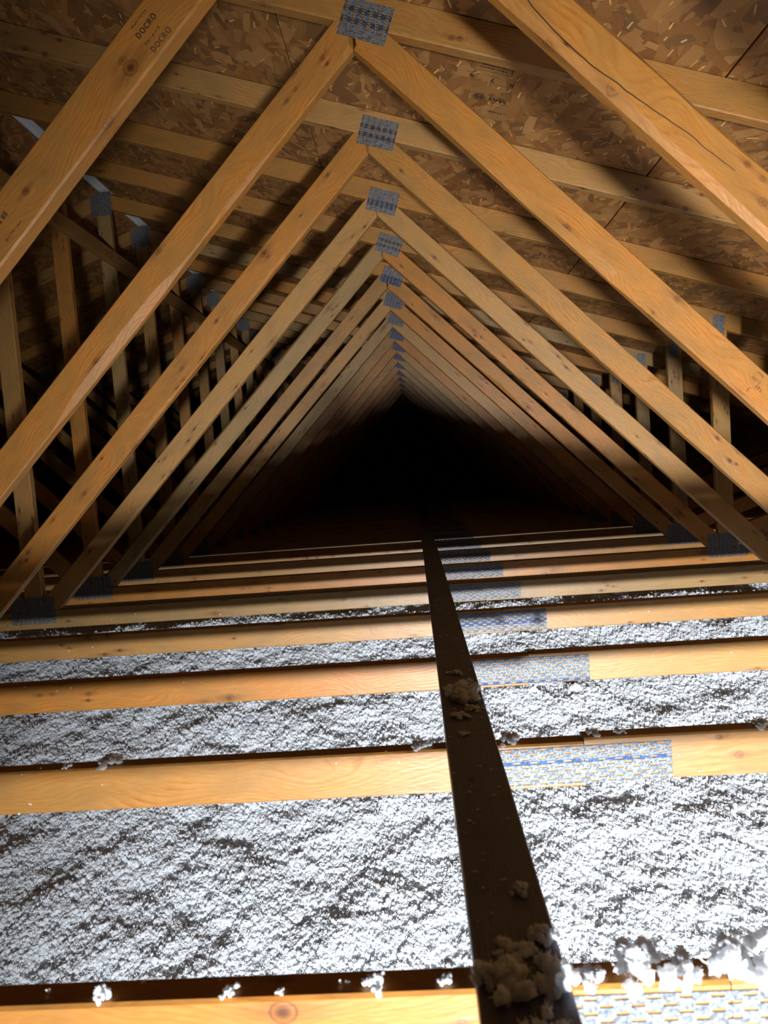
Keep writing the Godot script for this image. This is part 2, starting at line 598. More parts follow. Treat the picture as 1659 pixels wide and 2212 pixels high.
func build_truss(k: int) -> void:
	var t := Node3D.new()
	t.name = numbered("roof_truss")
	add_child(t)
	t.position = Vector3(0, YB, -(Z0 + SPACING * k))
	tag(t, TRUSS_LABELS[k], "truss", "timber roof trusses")
	var slope := Vector2(1.0, -PITCH).normalized()
	var up := Vector2(PITCH, 1.0).normalized()
	var under := [Vector2(0, UNDER), up]                       # keep below the right chord
	var under_l := [mir(Vector2(0, UNDER)), Vector2(-up.x, up.y)]
	var floor_clip := [Vector2(0, 0.0005), Vector2(0, -1)]
	var near := k <= 8
	var step := 0.10 if near else 0.4
	var sd := 1000 + k * 40
	var pick := func(i: int) -> StandardMaterial3D:
		if k == 5 and i == 2:
			return wood[4]
		if k == 3 and i == 3:
			return wood[0]
		if k == 1 and (i == 2 or i == 3):
			return wood[3]
		if i == 0 and k < 3:
			return wood[3] if k != 1 else wood[0]
		return wood[int(hash01(sd, i * 17 + 2) * 4.999)]
	# bottom chord, two lengths butted under the long splice plate
	var seam := 0.295 + (hash01(sd, 71) - 0.5) * 0.012
	var dy: float = [0.0, 0.007, 0.004, 0.002][k] if k < 4 else (hash01(sd, 72) - 0.5) * 0.006
	part("bottom_chord", lumber(Vector2(-9.0, -DEPTH * 0.5), Vector2(seam - 0.0006, -DEPTH * 0.5), DEPTH, THICK, [], {"seed": sd + 1, "step": step * 2.0}), pick.call(0), t)
	part("bottom_chord", lumber(Vector2(seam + 0.0006, -DEPTH * 0.5 + dy), Vector2(5.2, -DEPTH * 0.5 + dy), DEPTH, THICK, [], {"seed": sd + 2, "step": step * 2.0}), pick.call(1) if k > 2 else wood[1 + k % 2], t)
	# top chords
	var cr := Vector2(0, (UNDER + TOP) * 0.5)
	var right_wall := [Vector2(RIDGE + 0.0005, 0), Vector2(-1, 0)]
	var left_wall := [Vector2(RIDGE - 0.0005, 0), Vector2(1, 0)]
	part("top_chord", lumber(cr - slope * 2.1, cr + slope * 5.5, DEPTH, THICK, [right_wall], {"seed": sd + 3, "step": step * 2.0}), pick.call(5), t)
	part("top_chord", lumber(mir(cr + slope * 5.5), mir(cr - slope * 2.1), DEPTH, THICK, [left_wall], {"seed": sd + 4, "step": step * 2.0}), pick.call(6), t)
	# king post
	part("king_post", lumber(Vector2(RIDGE, 0), Vector2(RIDGE, 2.6), DEPTH, THICK, [floor_clip, under, under_l], {"seed": sd + 5, "step": step}), pick.call(7), t)
	var kr := [Vector2(RIDGE + DEPTH * 0.5 + 0.0006, 0), Vector2(-1, 0)]
	# the V of webs: lower edges run from the feet to APEX
	var fl := Vector2(-1.745, 0)
	var fr := Vector2(1.587, 0)
	var dl := (APEX - fl).normalized()
	var nl := Vector2(-dl.y, dl.x)
	var dr := (fr - APEX).normalized()
	var nr := Vector2(-dr.y, dr.x)
	var px := 1.690
	var pl := [Vector2(px - DEPTH * 0.5 - 0.0006, 0), Vector2(1, 0)]
	var al := [Vector2(APEX.x - 0.0006, 0), Vector2(1, 0)]
	var ar := [Vector2(APEX.x + 0.0006, 0), Vector2(-1, 0)]
	var wane_l: float = {2: 0.020, 3: 0.008, 4: 0.004}.get(k, 0.0)
	var wane_r: float = {1: 0.012, 2: 0.026, 6: 0.016}.get(k, 0.0)
	var left_web := part("web", lumber(fl + nl * DEPTH * 0.5 - dl * 0.2, APEX + nl * DEPTH * 0.5 + dl * 0.2, DEPTH, THICK, [floor_clip, kr, al, under], {"seed": sd + 6, "step": step, "wane": wane_l, "ease": 0.012 if k == 5 else 0.0035}), pick.call(2), t)
	var right_web := part("web", lumber(APEX + nr * DEPTH * 0.5 - dr * 0.2, fr + nr * DEPTH * 0.5 + dr * 0.2, DEPTH, THICK, [floor_clip, pl, ar, under], {"seed": sd + 7, "step": step, "wane": wane_r, "wane_top": 0.01 if k == 1 else 0.0}), pick.call(3), t)
	if k == 1:
		right_web.set_meta("label", "diagonal web with a long curved crack")
	if k == 2:
		right_web.set_meta("label", "diagonal web with a waney lower edge and a grade stamp")
	if k == 5:
		left_web.set_meta("label", "pale greyish diagonal web with rounded shiny edges")
	# mirrored V on the far side of the king post
	var kl := [Vector2(RIDGE - DEPTH * 0.5 - 0.0006, 0), Vector2(1, 0)]
	var ml := [mir(Vector2(px - DEPTH * 0.5 - 0.0006, 0)), Vector2(-1, 0)]
	part("web", lumber(mir(APEX + nl * DEPTH * 0.5 + dl * 0.2), mir(fl + nl * DEPTH * 0.5 - dl * 0.2), DEPTH, THICK, [floor_clip, kl, [mir(APEX) + Vector2(0.0006, 0), Vector2(-1, 0)], under_l], {"seed": sd + 8, "step": step}), pick.call(8), t)
	part("web", lumber(mir(fr + nr * DEPTH * 0.5 + dr * 0.2), mir(APEX + nr * DEPTH * 0.5 - dr * 0.2), DEPTH, THICK, [floor_clip, ml, [mir(APEX) - Vector2(0.0006, 0), Vector2(1, 0)], under_l], {"seed": sd + 9, "step": 0.5}), pick.call(9), t)
	# posts and the shallow outer webs
	part("post", lumber(Vector2(px, 0), Vector2(px, 1.6), DEPTH, THICK, [floor_clip, under], {"seed": sd + 10, "step": step}), pick.call(10), t)
	part("post", lumber(mir(Vector2(px, 0)), mir(Vector2(px, 1.6)), DEPTH, THICK, [floor_clip, under_l], {"seed": sd + 11, "step": 0.5}), pick.call(11), t)
	var oa := Vector2(1.70, 0.045)
	var ob := Vector2(3.40, 0.60)
	var pr := [Vector2(px + DEPTH * 0.5 + 0.0006, 0), Vector2(-1, 0)]
	var pm := [mir(Vector2(px + DEPTH * 0.5 + 0.0006, 0)), Vector2(1, 0)]
	part("web", lumber(oa, ob, DEPTH, THICK, [floor_clip, under, pr], {"seed": sd + 12, "step": 0.3}), pick.call(12), t)
	part("web", lumber(mir(ob), mir(oa), DEPTH, THICK, [floor_clip, under_l, pm], {"seed": sd + 13, "step": 0.5}), pick.call(13), t)
	# connector plates on the near face
	var blue := Color(0.10, 0.32, 0.80)
	var grey := Color(0.30, 0.32, 0.36)
	var ang := -atan(PITCH) - 0.035
	var splice_stripe := [[], [[5, 5, blue]], [[0, 0, blue]], [[3, 4, blue], [5, 8, Color(0.75, 0.85, 1.0)]], [], [[4, 5, blue]], [[2, 6, grey]], [], [[2, 3, blue]], [[1, 4, blue]]][mini(k, 9)] as Array
	plate(t, Vector2(0.296, -0.046 + dy * 0.3), (hash01(sd, 80) - 0.5) * 0.02 + (0.012 if k == 1 else 0.0), plate_mesh(0.332, 0.076, 0.0330, 0.0083, true, splice_stripe, k % 3), "long galvanised splice plate with staggered slots")
	var apex_stripe: Array = [[[6, 9, grey]], [[6, 9, grey]], [[5, 6, grey], [9, 10, grey]], [[4, 5, grey], [8, 9, grey]], [[3, 6, Color(0.3, 0.4, 0.62)]], [[8, 9, grey], [4, 5, Color(0.3, 0.38, 0.55)]], [[0, 6, blue]], [[0, 13, Color(0.45, 0.58, 0.85)]], [[0, 13, Color(0.6, 0.7, 0.85)]]][k] if k < 9 else [[0, 13, Color(0.22, 0.40, 0.85)]]
	plate(t, Vector2(-0.046 + (hash01(sd, 81) - 0.5) * 0.012, 1.771 + (hash01(sd, 82) - 0.5) * 0.01), ang + (hash01(sd, 83) - 0.5) * 0.08, plate_mesh(0.135, 0.102, 0.0225, 0.0072, false, apex_stripe, k % 3), "square galvanised peak plate with rows of slots")
	plate(t, mir(Vector2(-0.046, 1.771)), -ang, plate_mesh(0.135, 0.102, 0.0225, 0.0072, false, [], 0))
	plate(t, Vector2(-1.878 + (hash01(sd, 84) - 0.5) * 0.012, 0.001), 0.0, plate_mesh(0.218, 0.132, 0.0225, 0.0072, false, [], 1))
	plate(t, Vector2(1.698 + (hash01(sd, 85) - 0.5) * 0.012, 0.006), 0.0, plate_mesh(0.212, 0.132, 0.0225, 0.0072, false, [], 1))
	plate(t, Vector2(-1.875, 2.385), (hash01(sd, 86) - 0.5) * 0.04, plate_mesh(0.135, 0.150, 0.0225, 0.0072, false, [], 2))
	plate(t, Vector2(1.690, 1.185), -0.08 + (hash01(sd, 87) - 0.5) * 0.08, plate_mesh(0.062, 0.132, 0.0225, 0.0072, false, [], 2))
	plate(t, mir(Vector2(1.690, 1.185)), 0.08, plate_mesh(0.062, 0.132, 0.0225, 0.0072, false, [], 2))
	plate(t, mir(Vector2(1.698, 0.006)), 0.0, plate_mesh(0.212, 0.132, 0.0225, 0.0072, false, [], 1))
	# writing on the near webs, and the long check in the second truss's right web
	if k == 1:
		var along := atan2(dl.y, dl.x)
		stamp(left_web, "DOCRO", Vector2(-0.438, 1.415), along, 0.0115, true, M.ink)
		worn_print(left_web, Vector2(-0.452, 1.428), along, 0.042, 0.006, 3)
		stamp(left_web, "DOCRO", Vector2(-0.412, 1.388), along, 0.0115, true, M.faint_ink)
		worn_print(left_web, Vector2(-0.428, 1.397), along, 0.042, 0.006, 4)
		worn_print(left_web, Vector2(-0.752, 1.092), along, 0.020, 0.012, 5)
		worn_print(left_web, Vector2(-0.733, 1.066), along, 0.045, 0.006, 6)
		crack(right_web, APEX, dr, nr)
	if k == 2:
		var al2 := atan2(-dr.y, -dr.x)
		stamp(right_web, "S-DRY", Vector2(0.955, 0.727), al2, 0.0085, false, M.faint_ink)
		stamp(right_web, "148", Vector2(0.962, 0.703), al2, 0.0105, false, M.faint_ink)
		stamp(right_web, "3", Vector2(0.935, 0.703), al2, 0.013, false, M.faint_ink)
		worn_print(right_web, Vector2(0.968, 0.741), al2, 0.022, 0.0055, 7)

func stamp(parent: Node, text: String, at: Vector2, turn: float, size: float, bold: bool, mat: Material) -> void:
	var tm := TextMesh.new()
	tm.text = text
	var f := SystemFont.new()
	f.font_names = PackedStringArray(["Droid Sans"])
	if bold:
		f.font_weight = 700
	tm.font = f
	tm.font_size = 48
	tm.pixel_size = size / 35.0
	tm.depth = 0.0002
	tm.curve_step = 2.0
	var o := part("grade_stamp", tm, mat, parent, Vector3(at.x, at.y, 0.00025))
	o.rotation.z = turn

# a line of print too worn to read: a row of broken strokes
func strokes_into(st: SurfaceTool, length: float, height: float, seed_: int) -> void:
	var r := RandomNumberGenerator.new()
	r.seed = seed_
	var x := -length * 0.5
	while x < length * 0.5:
		var w := height * r.randf_range(0.15, 0.6)
		var lo := -height * r.randf_range(0.2, 0.5)
		var hi := height * r.randf_range(0.1, 0.5)
		quad(st, Vector3(x, lo, 0), Vector3(x + w, lo, 0), Vector3(x + w, hi, 0), Vector3(x, hi, 0), Vector3.BACK)
		x += w + height * r.randf_range(0.12, 0.45)

func worn_print(parent: Node, at: Vector2, turn: float, length: float, height: float, seed_: int) -> void:
	var st := SurfaceTool.new()
	st.begin(Mesh.PRIMITIVE_TRIANGLES)
	strokes_into(st, length, height, seed_)
	var o := part("grade_stamp", st.commit(), M.faint_ink, parent, Vector3(at.x, at.y, 0.00025))
	o.rotation.z = turn

func crack(parent: Node, a: Vector2, d: Vector2, n: Vector2) -> void:
	var st := SurfaceTool.new()
	st.begin(Mesh.PRIMITIVE_TRIANGLES)
	var wn := noise(77, 3.0, 2)
	var prev_a := Vector3.ZERO
	var prev_b := Vector3.ZERO
	for i in 61:
		var s := 0.34 + 0.62 * i / 60.0
		var f := i / 60.0
		var tt := 0.048 - 0.030 * smoothstep(0.0, 0.35, f) + 0.028 * smoothstep(0.4, 1.0, f) + 0.003 * wn.get_noise_1d(s * 4.0)
		var w := 0.0011 * (1.0 - absf(f - 0.4)) + 0.0002
		var c := a + d * s + n * tt
		var pa := Vector3(c.x, c.y, 0.0002) + Vector3(n.x, n.y, 0) * w
		var pb := Vector3(c.x, c.y, 0.0002) - Vector3(n.x, n.y, 0) * w
		if i > 0:
			quad(st, prev_a, pa, pb, prev_b, Vector3.BACK)
		prev_a = pa
		prev_b = pb
	part("crack", st.commit(), M.crack, parent)

# ==================================================================== setting
func structure(o: Node) -> void:
	o.set_meta("kind", "structure")

func build_shell() -> void:
	var zc := -4.1
	var zl := 14.8
	var f := part("floor", box_mesh(Vector3(14.6, 0.02, zl)), M.drywall, self, Vector3(RIDGE, -0.01, zc))
	structure(f)
	f.set_meta("label", "ceiling board under the insulation")
	f.set_meta("category", "floor")
	for w in [["wall_front", -11.45, "dark end wall of the attic far beyond the trusses"], ["wall_back", 3.25, "end wall of the attic behind the camera"]]:
		var o := part(w[0], box_mesh(Vector3(14.6, 4.2, 0.1)), M.sheath, self, Vector3(RIDGE, 2.09, w[1]))
		structure(o)
		o.set_meta("label", w[2])
		o.set_meta("category", "wall")
	for w in [["wall_right", 5.20, "low wall under the right eave of the roof"], ["wall_left", 2.0 * RIDGE - 5.20, "low wall under the left eave of the roof"]]:
		var o := part(w[0], box_mesh(Vector3(0.14, YB - DEPTH, zl)), M.sheath, self, Vector3(w[1], (YB - DEPTH) * 0.5, zc))
		structure(o)
		o.set_meta("label", w[2])
		o.set_meta("category", "wall")

func build_roof() -> void:
	var c := Node3D.new()
	c.name = "ceiling"
	add_child(c)
	structure(c)
	c.set_meta("label", "sloping roof deck of strand boards over the trusses")
	c.set_meta("category", "ceiling")
	var cosr := 1.0 / sqrt(1.0 + PITCH * PITCH)
	var edges := [-1.782, -1.541, -0.316, 0.909, 2.134, 3.359, 4.584, 5.45]
	var r := RandomNumberGenerator.new()
	r.seed = 31
	var ang := atan(PITCH)
	var th := 0.0115
	var first := -(Z0 + THICK * 0.5) + SPACING * 8.0
	for side in 2:
		for i in range(edges.size() - 1):
			var xa: float = edges[i] if not (side == 1 and i == 0) else RIDGE + 0.012
			var xb: float = edges[i + 1]
			var zz: float = first + (SPACING * 2.0 if i % 2 == 0 else 0.0)
			while zz > -11.4:
				var z_hi := minf(zz, 3.2)
				var z_lo := maxf(zz - SPACING * 4.0, -11.4)
				if z_hi - z_lo > 0.1:
					var wx := (xb - xa) / cosr - 0.004
					var lz := z_hi - z_lo - 0.0035
					var o := part("osb_panel", osb_panel(wx, lz, th, r), M.osb, c)
					var mx := (xa + xb) * 0.5
					var my := TOP - mx * PITCH
					var bas := Basis(Vector3.BACK, -ang)
					if side == 1:
						mx = 2.0 * RIDGE - mx
						bas = Basis(Vector3.BACK, ang)
					o.transform = Transform3D(bas, Vector3(mx, YB + my, (z_hi + z_lo) * 0.5) + bas.y * (th * 0.5 + 0.0004))
				zz -= SPACING * 4.0
		# felt and shingles above the boards
		var lx := (5.5 + 1.79) / cosr
		var mx2 := (5.5 - 1.79) * 0.5
		var b2 := Basis(Vector3.BACK, -ang)
		var at := Vector3(mx2, YB + TOP - mx2 * PITCH, -4.1)
		if side == 1:
			b2 = Basis(Vector3.BACK, ang)
			at.x = 2.0 * RIDGE - mx2
		var felt := part("roofing", box_mesh(Vector3(lx, 0.012, 14.8)), M.felt, c)
		felt.transform = Transform3D(b2, at + b2.y * (th + 0.0075))
	# white ridge vent over the open slot, creased across
	var st := SurfaceTool.new()
	st.begin(Mesh.PRIMITIVE_TRIANGLES)
	var zc := 3.2
	var flip := 0.0
	while zc > -11.4:
		var step := 0.055
		var y0 := YB + 2.478 + 0.004 * flip
		var y1 := YB + 2.478 + 0.004 * (1.0 - flip)
		for sg in [-1.0, 1.0]:
			var p0 := Vector3(RIDGE, y0, zc)
			var p1 := Vector3(RIDGE, y1, zc - step)
			var p2 := Vector3(RIDGE + sg * 0.16, y1 - 0.030, zc - step)
			var p3 := Vector3(RIDGE + sg * 0.16, y0 - 0.030, zc)
			quad(st, p0, p1, p2, p3, Vector3(-sg * 0.1, -1, 0).normalized())
			var upv := Vector3(0, 0.012, 0)
			quad(st, p0 + upv, p1 + upv, p2 + upv, p3 + upv, Vector3(sg * 0.1, 1, 0).normalized())
		flip = 1.0 - flip
		zc -= step
	var v := part("ridge_vent", st.commit(), M.vent, c)
	v.set_meta("label", "white ridge vent showing through the slot at the ridge")
	# mill print on one board between the third and fourth trusses
	var host: Node3D = null
	for o in c.get_children():
		if String(o.name).begins_with("osb_panel"):
			var p: Vector3 = (o as Node3D).position
			if p.x > -0.3 and p.x < 0.9 and absf(p.z + 2.2) < SPACING * 2.0:
				host = o
	if host:
		var bx := Vector3(-cosr, PITCH * cosr, 0)
		var bas := Basis(bx, Vector3(0, 0, -1), bx.cross(Vector3(0, 0, -1)))
		for s in [["MAY-95", 0.335, -2.262, 0.022, true], ["B", 0.388, -2.163, 0.020, true], ["7", 0.330, -2.160, 0.020, true], ["9", 0.268, -2.157, 0.020, true]]:
			var tm := TextMesh.new()
			tm.text = s[0]
			var f := SystemFont.new()
			f.font_names = PackedStringArray(["Droid Sans"])
			if s[4]:
				f.font_weight = 700
			tm.font = f
			tm.font_size = 48
			tm.pixel_size = s[3] / 35.0
			tm.depth = 0.0002
			tm.curve_step = 2.0
			var o := part("mill_stamp", tm, M.ink, host)
			var w := Transform3D(bas, Vector3(s[1], YB + TOP - s[1] * PITCH - 0.0003, s[2]))
			o.transform = host.transform.affine_inverse() * w
		for wl in [[0.322, -2.103, 0.09, 0.009, 21], [0.330, -2.086, 0.08, 0.010, 22], [0.320, -2.067, 0.07, 0.014, 23], [0.355, -2.335, 0.05, 0.012, 24]]:
			var ws := SurfaceTool.new()
			ws.begin(Mesh.PRIMITIVE_TRIANGLES)
			strokes_into(ws, wl[2], wl[3], wl[4])
			var wo := part("mill_stamp", ws.commit(), M.ink, host)
			wo.transform = host.transform.affine_inverse() * Transform3D(bas, Vector3(wl[0], YB + TOP - wl[0] * PITCH - 0.0003, wl[1]))
		var ls := SurfaceTool.new()
		ls.begin(Mesh.PRIMITIVE_TRIANGLES)
		for l in [[0.262, 0.382, -2.046, -2.0475], [0.262, 0.382, -2.118, -2.1195], [0.262, 0.2635, -2.046, -2.118], [0.3805, 0.382, -2.046, -2.118], [0.25, 0.29, -2.140, -2.1415], [0.25, 0.29, -2.176, -2.1775], [0.312, 0.35, -2.140, -2.1415], [0.312, 0.40, -2.178, -2.1795], [0.37, 0.406, -2.142, -2.1435], [0.28, 0.39, -2.243, -2.2445], [0.28, 0.39, -2.280, -2.2815], [0.32, 0.37, -2.300, -2.3015]]:
			var q := []
			for e in [[0, 2], [1, 2], [1, 3], [0, 3]]:
				q.append(host.transform.affine_inverse() * Vector3(l[e[0]], YB + TOP - l[e[0]] * PITCH - 0.0003, l[e[1]]))
			quad(ls, q[0], q[1], q[2], q[3], Vector3.DOWN)
		part("mill_stamp", ls.commit(), M.ink, host)

func osb_panel(wx: float, lz: float, th: float, r: RandomNumberGenerator) -> ArrayMesh:
	var st := SurfaceTool.new()
	st.begin(Mesh.PRIMITIVE_TRIANGLES)
	var ou := Vector2(r.randf(), r.randf())
	var k := 1.0 / 1.22
	var hx := wx * 0.5
	var hz := lz * 0.5
	var ht := th * 0.5
	var b := 0.002
	# underside, inset by a small bevel, then bevel, sides and top
	var rings := [[hx - b, hz - b, -ht], [hx, hz, -ht + b], [hx, hz, ht]]
	var cs := [Vector2(-1, -1), Vector2(1, -1), Vector2(1, 1), Vector2(-1, 1)]
	for i in 2:
		for e in 4:
			var f := (e + 1) % 4
			var a: Array = rings[i]
			var c: Array = rings[i + 1]
			var p0 := Vector3(a[0] * cs[e].x, a[2], a[1] * cs[e].y)
			var p1 := Vector3(a[0] * cs[f].x, a[2], a[1] * cs[f].y)
			var p2 := Vector3(c[0] * cs[f].x, c[2], c[1] * cs[f].y)
			var p3 := Vector3(c[0] * cs[e].x, c[2], c[1] * cs[e].y)
			var n := Vector3(cs[e].x + cs[f].x, -2.0 if i == 0 else 0.0, cs[e].y + cs[f].y).normalized()
			quad(st, p0, p1, p2, p3, n, ou + Vector2(p0.x, p0.z) * k, ou + Vector2(p1.x, p1.z) * k, ou + Vector2(p2.x, p2.z + 0.01) * k, ou + Vector2(p3.x, p3.z + 0.01) * k)
	for s in [[0, Vector3.DOWN], [2, Vector3.UP]]:
		var a: Array = rings[s[0]]
		var p := []
		var q := []
		for e in 4:
			p.append(Vector3(a[0] * cs[e].x, a[2], a[1] * cs[e].y))
			q.append(ou + Vector2(p[e].x, p[e].z) * k)
		quad(st, p[0], p[1], p[2], p[3], s[1], q[0], q[1], q[2], q[3])
	return st.commit()

# ==================================================================== insulation
var na: FastNoiseLite
var nb: FastNoiseLite
var nc: FastNoiseLite
var nd: FastNoiseLite

func bed_height(x: float, z: float) -> float:
	var a := na.get_noise_2d(x, z)
	var b := nb.get_noise_2d(x * 0.8, z)
	var c := nc.get_noise_2d(x, z)
	var d := nd.get_noise_2d(x, z)
	var pocket := clampf(-b * 1.5 - 0.25, 0.0, 1.0)
	return INSUL + 0.28 * clampf(-z - 1.2, -1.0, 2.75) + 0.030 * a + 0.008 * b - 0.011 * pocket + 0.008 * c + 0.004 * d

func grid_mesh(x0: float, x1: float, z0: float, z1: float, cell: float, drop_inside: Array) -> ArrayMesh:
	var nx := int((x1 - x0) / cell) + 1
	var nzz := int((z1 - z0) / cell) + 1
	var vs := PackedVector3Array()
	var ns := PackedVector3Array()
	vs.resize(nx * nzz)
	ns.resize(nx * nzz)
	for j in nzz:
		for i in nx:
			var x := x0 + (x1 - x0) * i / (nx - 1)
			var z := z0 + (z1 - z0) * j / (nzz - 1)
			var y := bed_height(x, z)
			if drop_inside.size() == 4 and x > drop_inside[0] and x < drop_inside[1] and z > drop_inside[2] and z < drop_inside[3]:
				y -= 0.07
			vs[j * nx + i] = Vector3(x, YB + y, z)
	for j in nzz:
		for i in nx:
			var l: float = vs[j * nx + maxi(i - 1, 0)].y
			var r: float = vs[j * nx + mini(i + 1, nx - 1)].y
			var u: float = vs[maxi(j - 1, 0) * nx + i].y
			var d: float = vs[mini(j + 1, nzz - 1) * nx + i].y
			ns[j * nx + i] = Vector3(l - r, 2.0 * cell, u - d).normalized()
	var idx := PackedInt32Array()
	idx.resize((nx - 1) * (nzz - 1) * 6)
	var o := 0
	for j in nzz - 1:
		for i in nx - 1:
			var p := j * nx + i
			idx[o] = p
			idx[o + 1] = p + 1
			idx[o + 2] = p + nx
			idx[o + 3] = p + 1
			idx[o + 4] = p + nx + 1
			idx[o + 5] = p + nx
			o += 6
	var arr := []
	arr.resize(Mesh.ARRAY_MAX)
	arr[Mesh.ARRAY_VERTEX] = vs
	arr[Mesh.ARRAY_NORMAL] = ns
	arr[Mesh.ARRAY_INDEX] = idx
	var m := ArrayMesh.new()
	m.add_surface_from_arrays(Mesh.PRIMITIVE_TRIANGLES, arr)
	return m

func ribbons_into(st: SurfaceTool, r: RandomNumberGenerator, count: int, reach: float, lmin: float, lmax: float, wid: float, flat_y := 0.8) -> void:
	for i in count:
		var dir := Vector3(r.randfn(), absf(r.randfn()) * flat_y, r.randfn()).normalized()
		var p := Vector3(r.randfn(), absf(r.randfn()) * flat_y, r.randfn()) * reach * 0.45
		var side := dir.cross(Vector3(r.randfn(), r.randfn(), r.randfn())).normalized()
		var ln := r.randf_range(lmin, lmax) * 0.5
		var w := wid * r.randf_range(0.5, 1.3)
		var w1 := w * r.randf_range(0.6, 1.3)
		var w2 := w * r.randf_range(0.1, 0.7)
		var bend := Vector3(r.randfn(), r.randfn(), r.randfn()) * 0.75
		var q := p + dir * ln
		var d2 := (dir + bend).normalized()
		var e := q + d2 * ln
		var nn := dir.cross(side).normalized()
		quad(st, p - side * w, p + side * w, q + side * w1, q - side * w1, nn)
		quad(st, q - side * w1, q + side * w1, e + side * w2, e - side * w2, d2.cross(side).normalized())

# a soft nodule of fibres, lumpy and a little open
func nodule_into(st: SurfaceTool, r: RandomNumberGenerator, v: int) -> void:
	var n := noise(700 + v, 1.0, 2)
	for l in 3:
		var rad := r.randf_range(0.0032, 0.0058)
		var c := Vector3(r.randfn() * 0.004, r.randf_range(-0.001, 0.004), r.randfn() * 0.004)
		var pts := []
		for i in 6:
			for j in 8:
				var th := PI * i / 5.0
				var ph := TAU * j / 8.0
				var dv := Vector3(sin(th) * cos(ph), cos(th), sin(th) * sin(ph))
				pts.append(c + dv * rad * (1.0 + 0.6 * n.get_noise_3dv((c + dv * rad) * 260.0)))
		for i in 5:
			for j in 8:
				var a: Vector3 = pts[i * 8 + j]
				var b: Vector3 = pts[i * 8 + (j + 1) % 8]
				var e: Vector3 = pts[(i + 1) * 8 + (j + 1) % 8]
				var d: Vector3 = pts[(i + 1) * 8 + j]
				var nn := (e - a).cross(d - b)
				if nn.length() < 1e-12:
					continue
				nn = nn.normalized()
				if nn.dot((a + b + e + d) * 0.25 - c) < 0.0:
					nn = -nn
				quad(st, a, b, e, d, nn)

func build_insulation() -> void:
	na = noise(101, 2.6, 2)
	nb = noise(102, 8.0, 2)
	nc = noise(103, 26.0, 1)
	nd = noise(104, 85.0, 1)
	var t := Node3D.new()
	t.name = "blown_insulation"
	add_child(t)
	t.set_meta("kind", "stuff")
	tag(t, "fluffy white blown fibreglass insulation covering the attic floor below the chords", "insulation")
	var nearb := part("fluff_bed", grid_mesh(-2.4, 2.4, -4.7, -0.85, 0.0105, []), M.bed, t)
	nearb.set_meta("kind", "stuff")
	var farb := part("fluff_bed", grid_mesh(-8.85, 5.1, -11.35, 3.1, 0.05, [-2.36, 2.36, -4.66, -0.89]), M.bed, t)
	farb.set_meta("kind", "stuff")
	var r := RandomNumberGenerator.new()
	r.seed = 77
	for v in 5:
		var st := SurfaceTool.new()
		st.begin(Mesh.PRIMITIVE_TRIANGLES)
		ribbons_into(st, r, 12, 0.0085, 0.004, 0.012, 0.0011)
		nodule_into(st, r, v)
		var mesh := st.commit()
		var zones := [[-1.7, 1.7, -2.75, -1.0, 27000], [-2.1, 2.1, -3.45, -2.75, 15000], [-2.8, 2.8, -4.7, -3.45, 15000]]
		var xs: Array[Transform3D] = []
		for zi in zones.size():
			var z: Array = zones[zi]
			for i in z[4]:
				var x := r.randf_range(z[0], z[1])
				var zz := r.randf_range(z[2], z[3])
				var y := bed_height(x, zz)
				# loose flakes gather on the mounds, the pockets stay soft
				if nb.get_noise_2d(x * 0.8, zz) < -0.35 and r.randf() < 0.4:
					continue
				var s := r.randf_range(0.55, 1.35) * (1.15 if zi < 1 else 1.4)
				var bas := Basis(Vector3(r.randfn(), r.randfn(), r.randfn()).normalized(), r.randf() * 0.9).rotated(Vector3.UP, r.randf() * TAU).scaled(Vector3(s, s, s))
				xs.append(Transform3D(bas, Vector3(x, YB + y - 0.001 + r.randf() * r.randf() * 0.010, zz)))
		var mm := MultiMesh.new()
		mm.transform_format = MultiMesh.TRANSFORM_3D
		mm.mesh = mesh
		mm.instance_count = xs.size()
		for i in xs.size():
			mm.set_instance_transform(i, xs[i])
		var mi := MultiMeshInstance3D.new()
		mi.name = "fluff_flakes"
		mi.multimesh = mm
		mi.material_override = M.fluff
		mi.set_meta("kind", "stuff")
		t.add_child(mi, true)

# ==================================================================== braces
func run_along_z(mesh2d: ArrayMesh, called: String, mat: Material, at: Vector3, bas: Basis) -> MeshInstance3D:
	var o := part(numbered(called), mesh2d, mat, self)
	o.transform = Transform3D(bas, at)
	return o

func build_braces() -> void:
	# flat 2x4 lying lengthwise on the bottom chords: local x runs to -z, local y across (+x world), face up
	var bas := Basis(Vector3(0, 0, -1), Vector3(-1, 0, 0), Vector3(0, 1, 0))
	var m := lumber(Vector2(0, 0), Vector2(10.6, 0), 0.0915, THICK, [], {"seed": 501, "step": 0.15, "ease": 0.0022})
	var o := run_along_z(m, "lateral_brace", wood[5], Vector3(0.0725, YB + THICK + 0.0072, -0.42), bas)
	tag(o, "dark lengthwise board lying flat across the bottom chords, strewn with insulation", "brace")
	# 2x4 on edge nailed along the king posts under the ridge
	var b2 := Basis(Vector3(0, 0, -1), Vector3(0, 1, 0), Vector3(1, 0, 0))
	var m2 := lumber(Vector2(0, 0), Vector2(9.6, 0), DEPTH, THICK, [], {"seed": 502, "step": 0.3})
	var o2 := run_along_z(m2, "ridge_brace", wood[2], Vector3(RIDGE + DEPTH * 0.5 + THICK + 0.0008, YB + 2.015, -1.0), b2)
	tag(o2, "long brace running back along the king posts below the ridge at left", "brace")

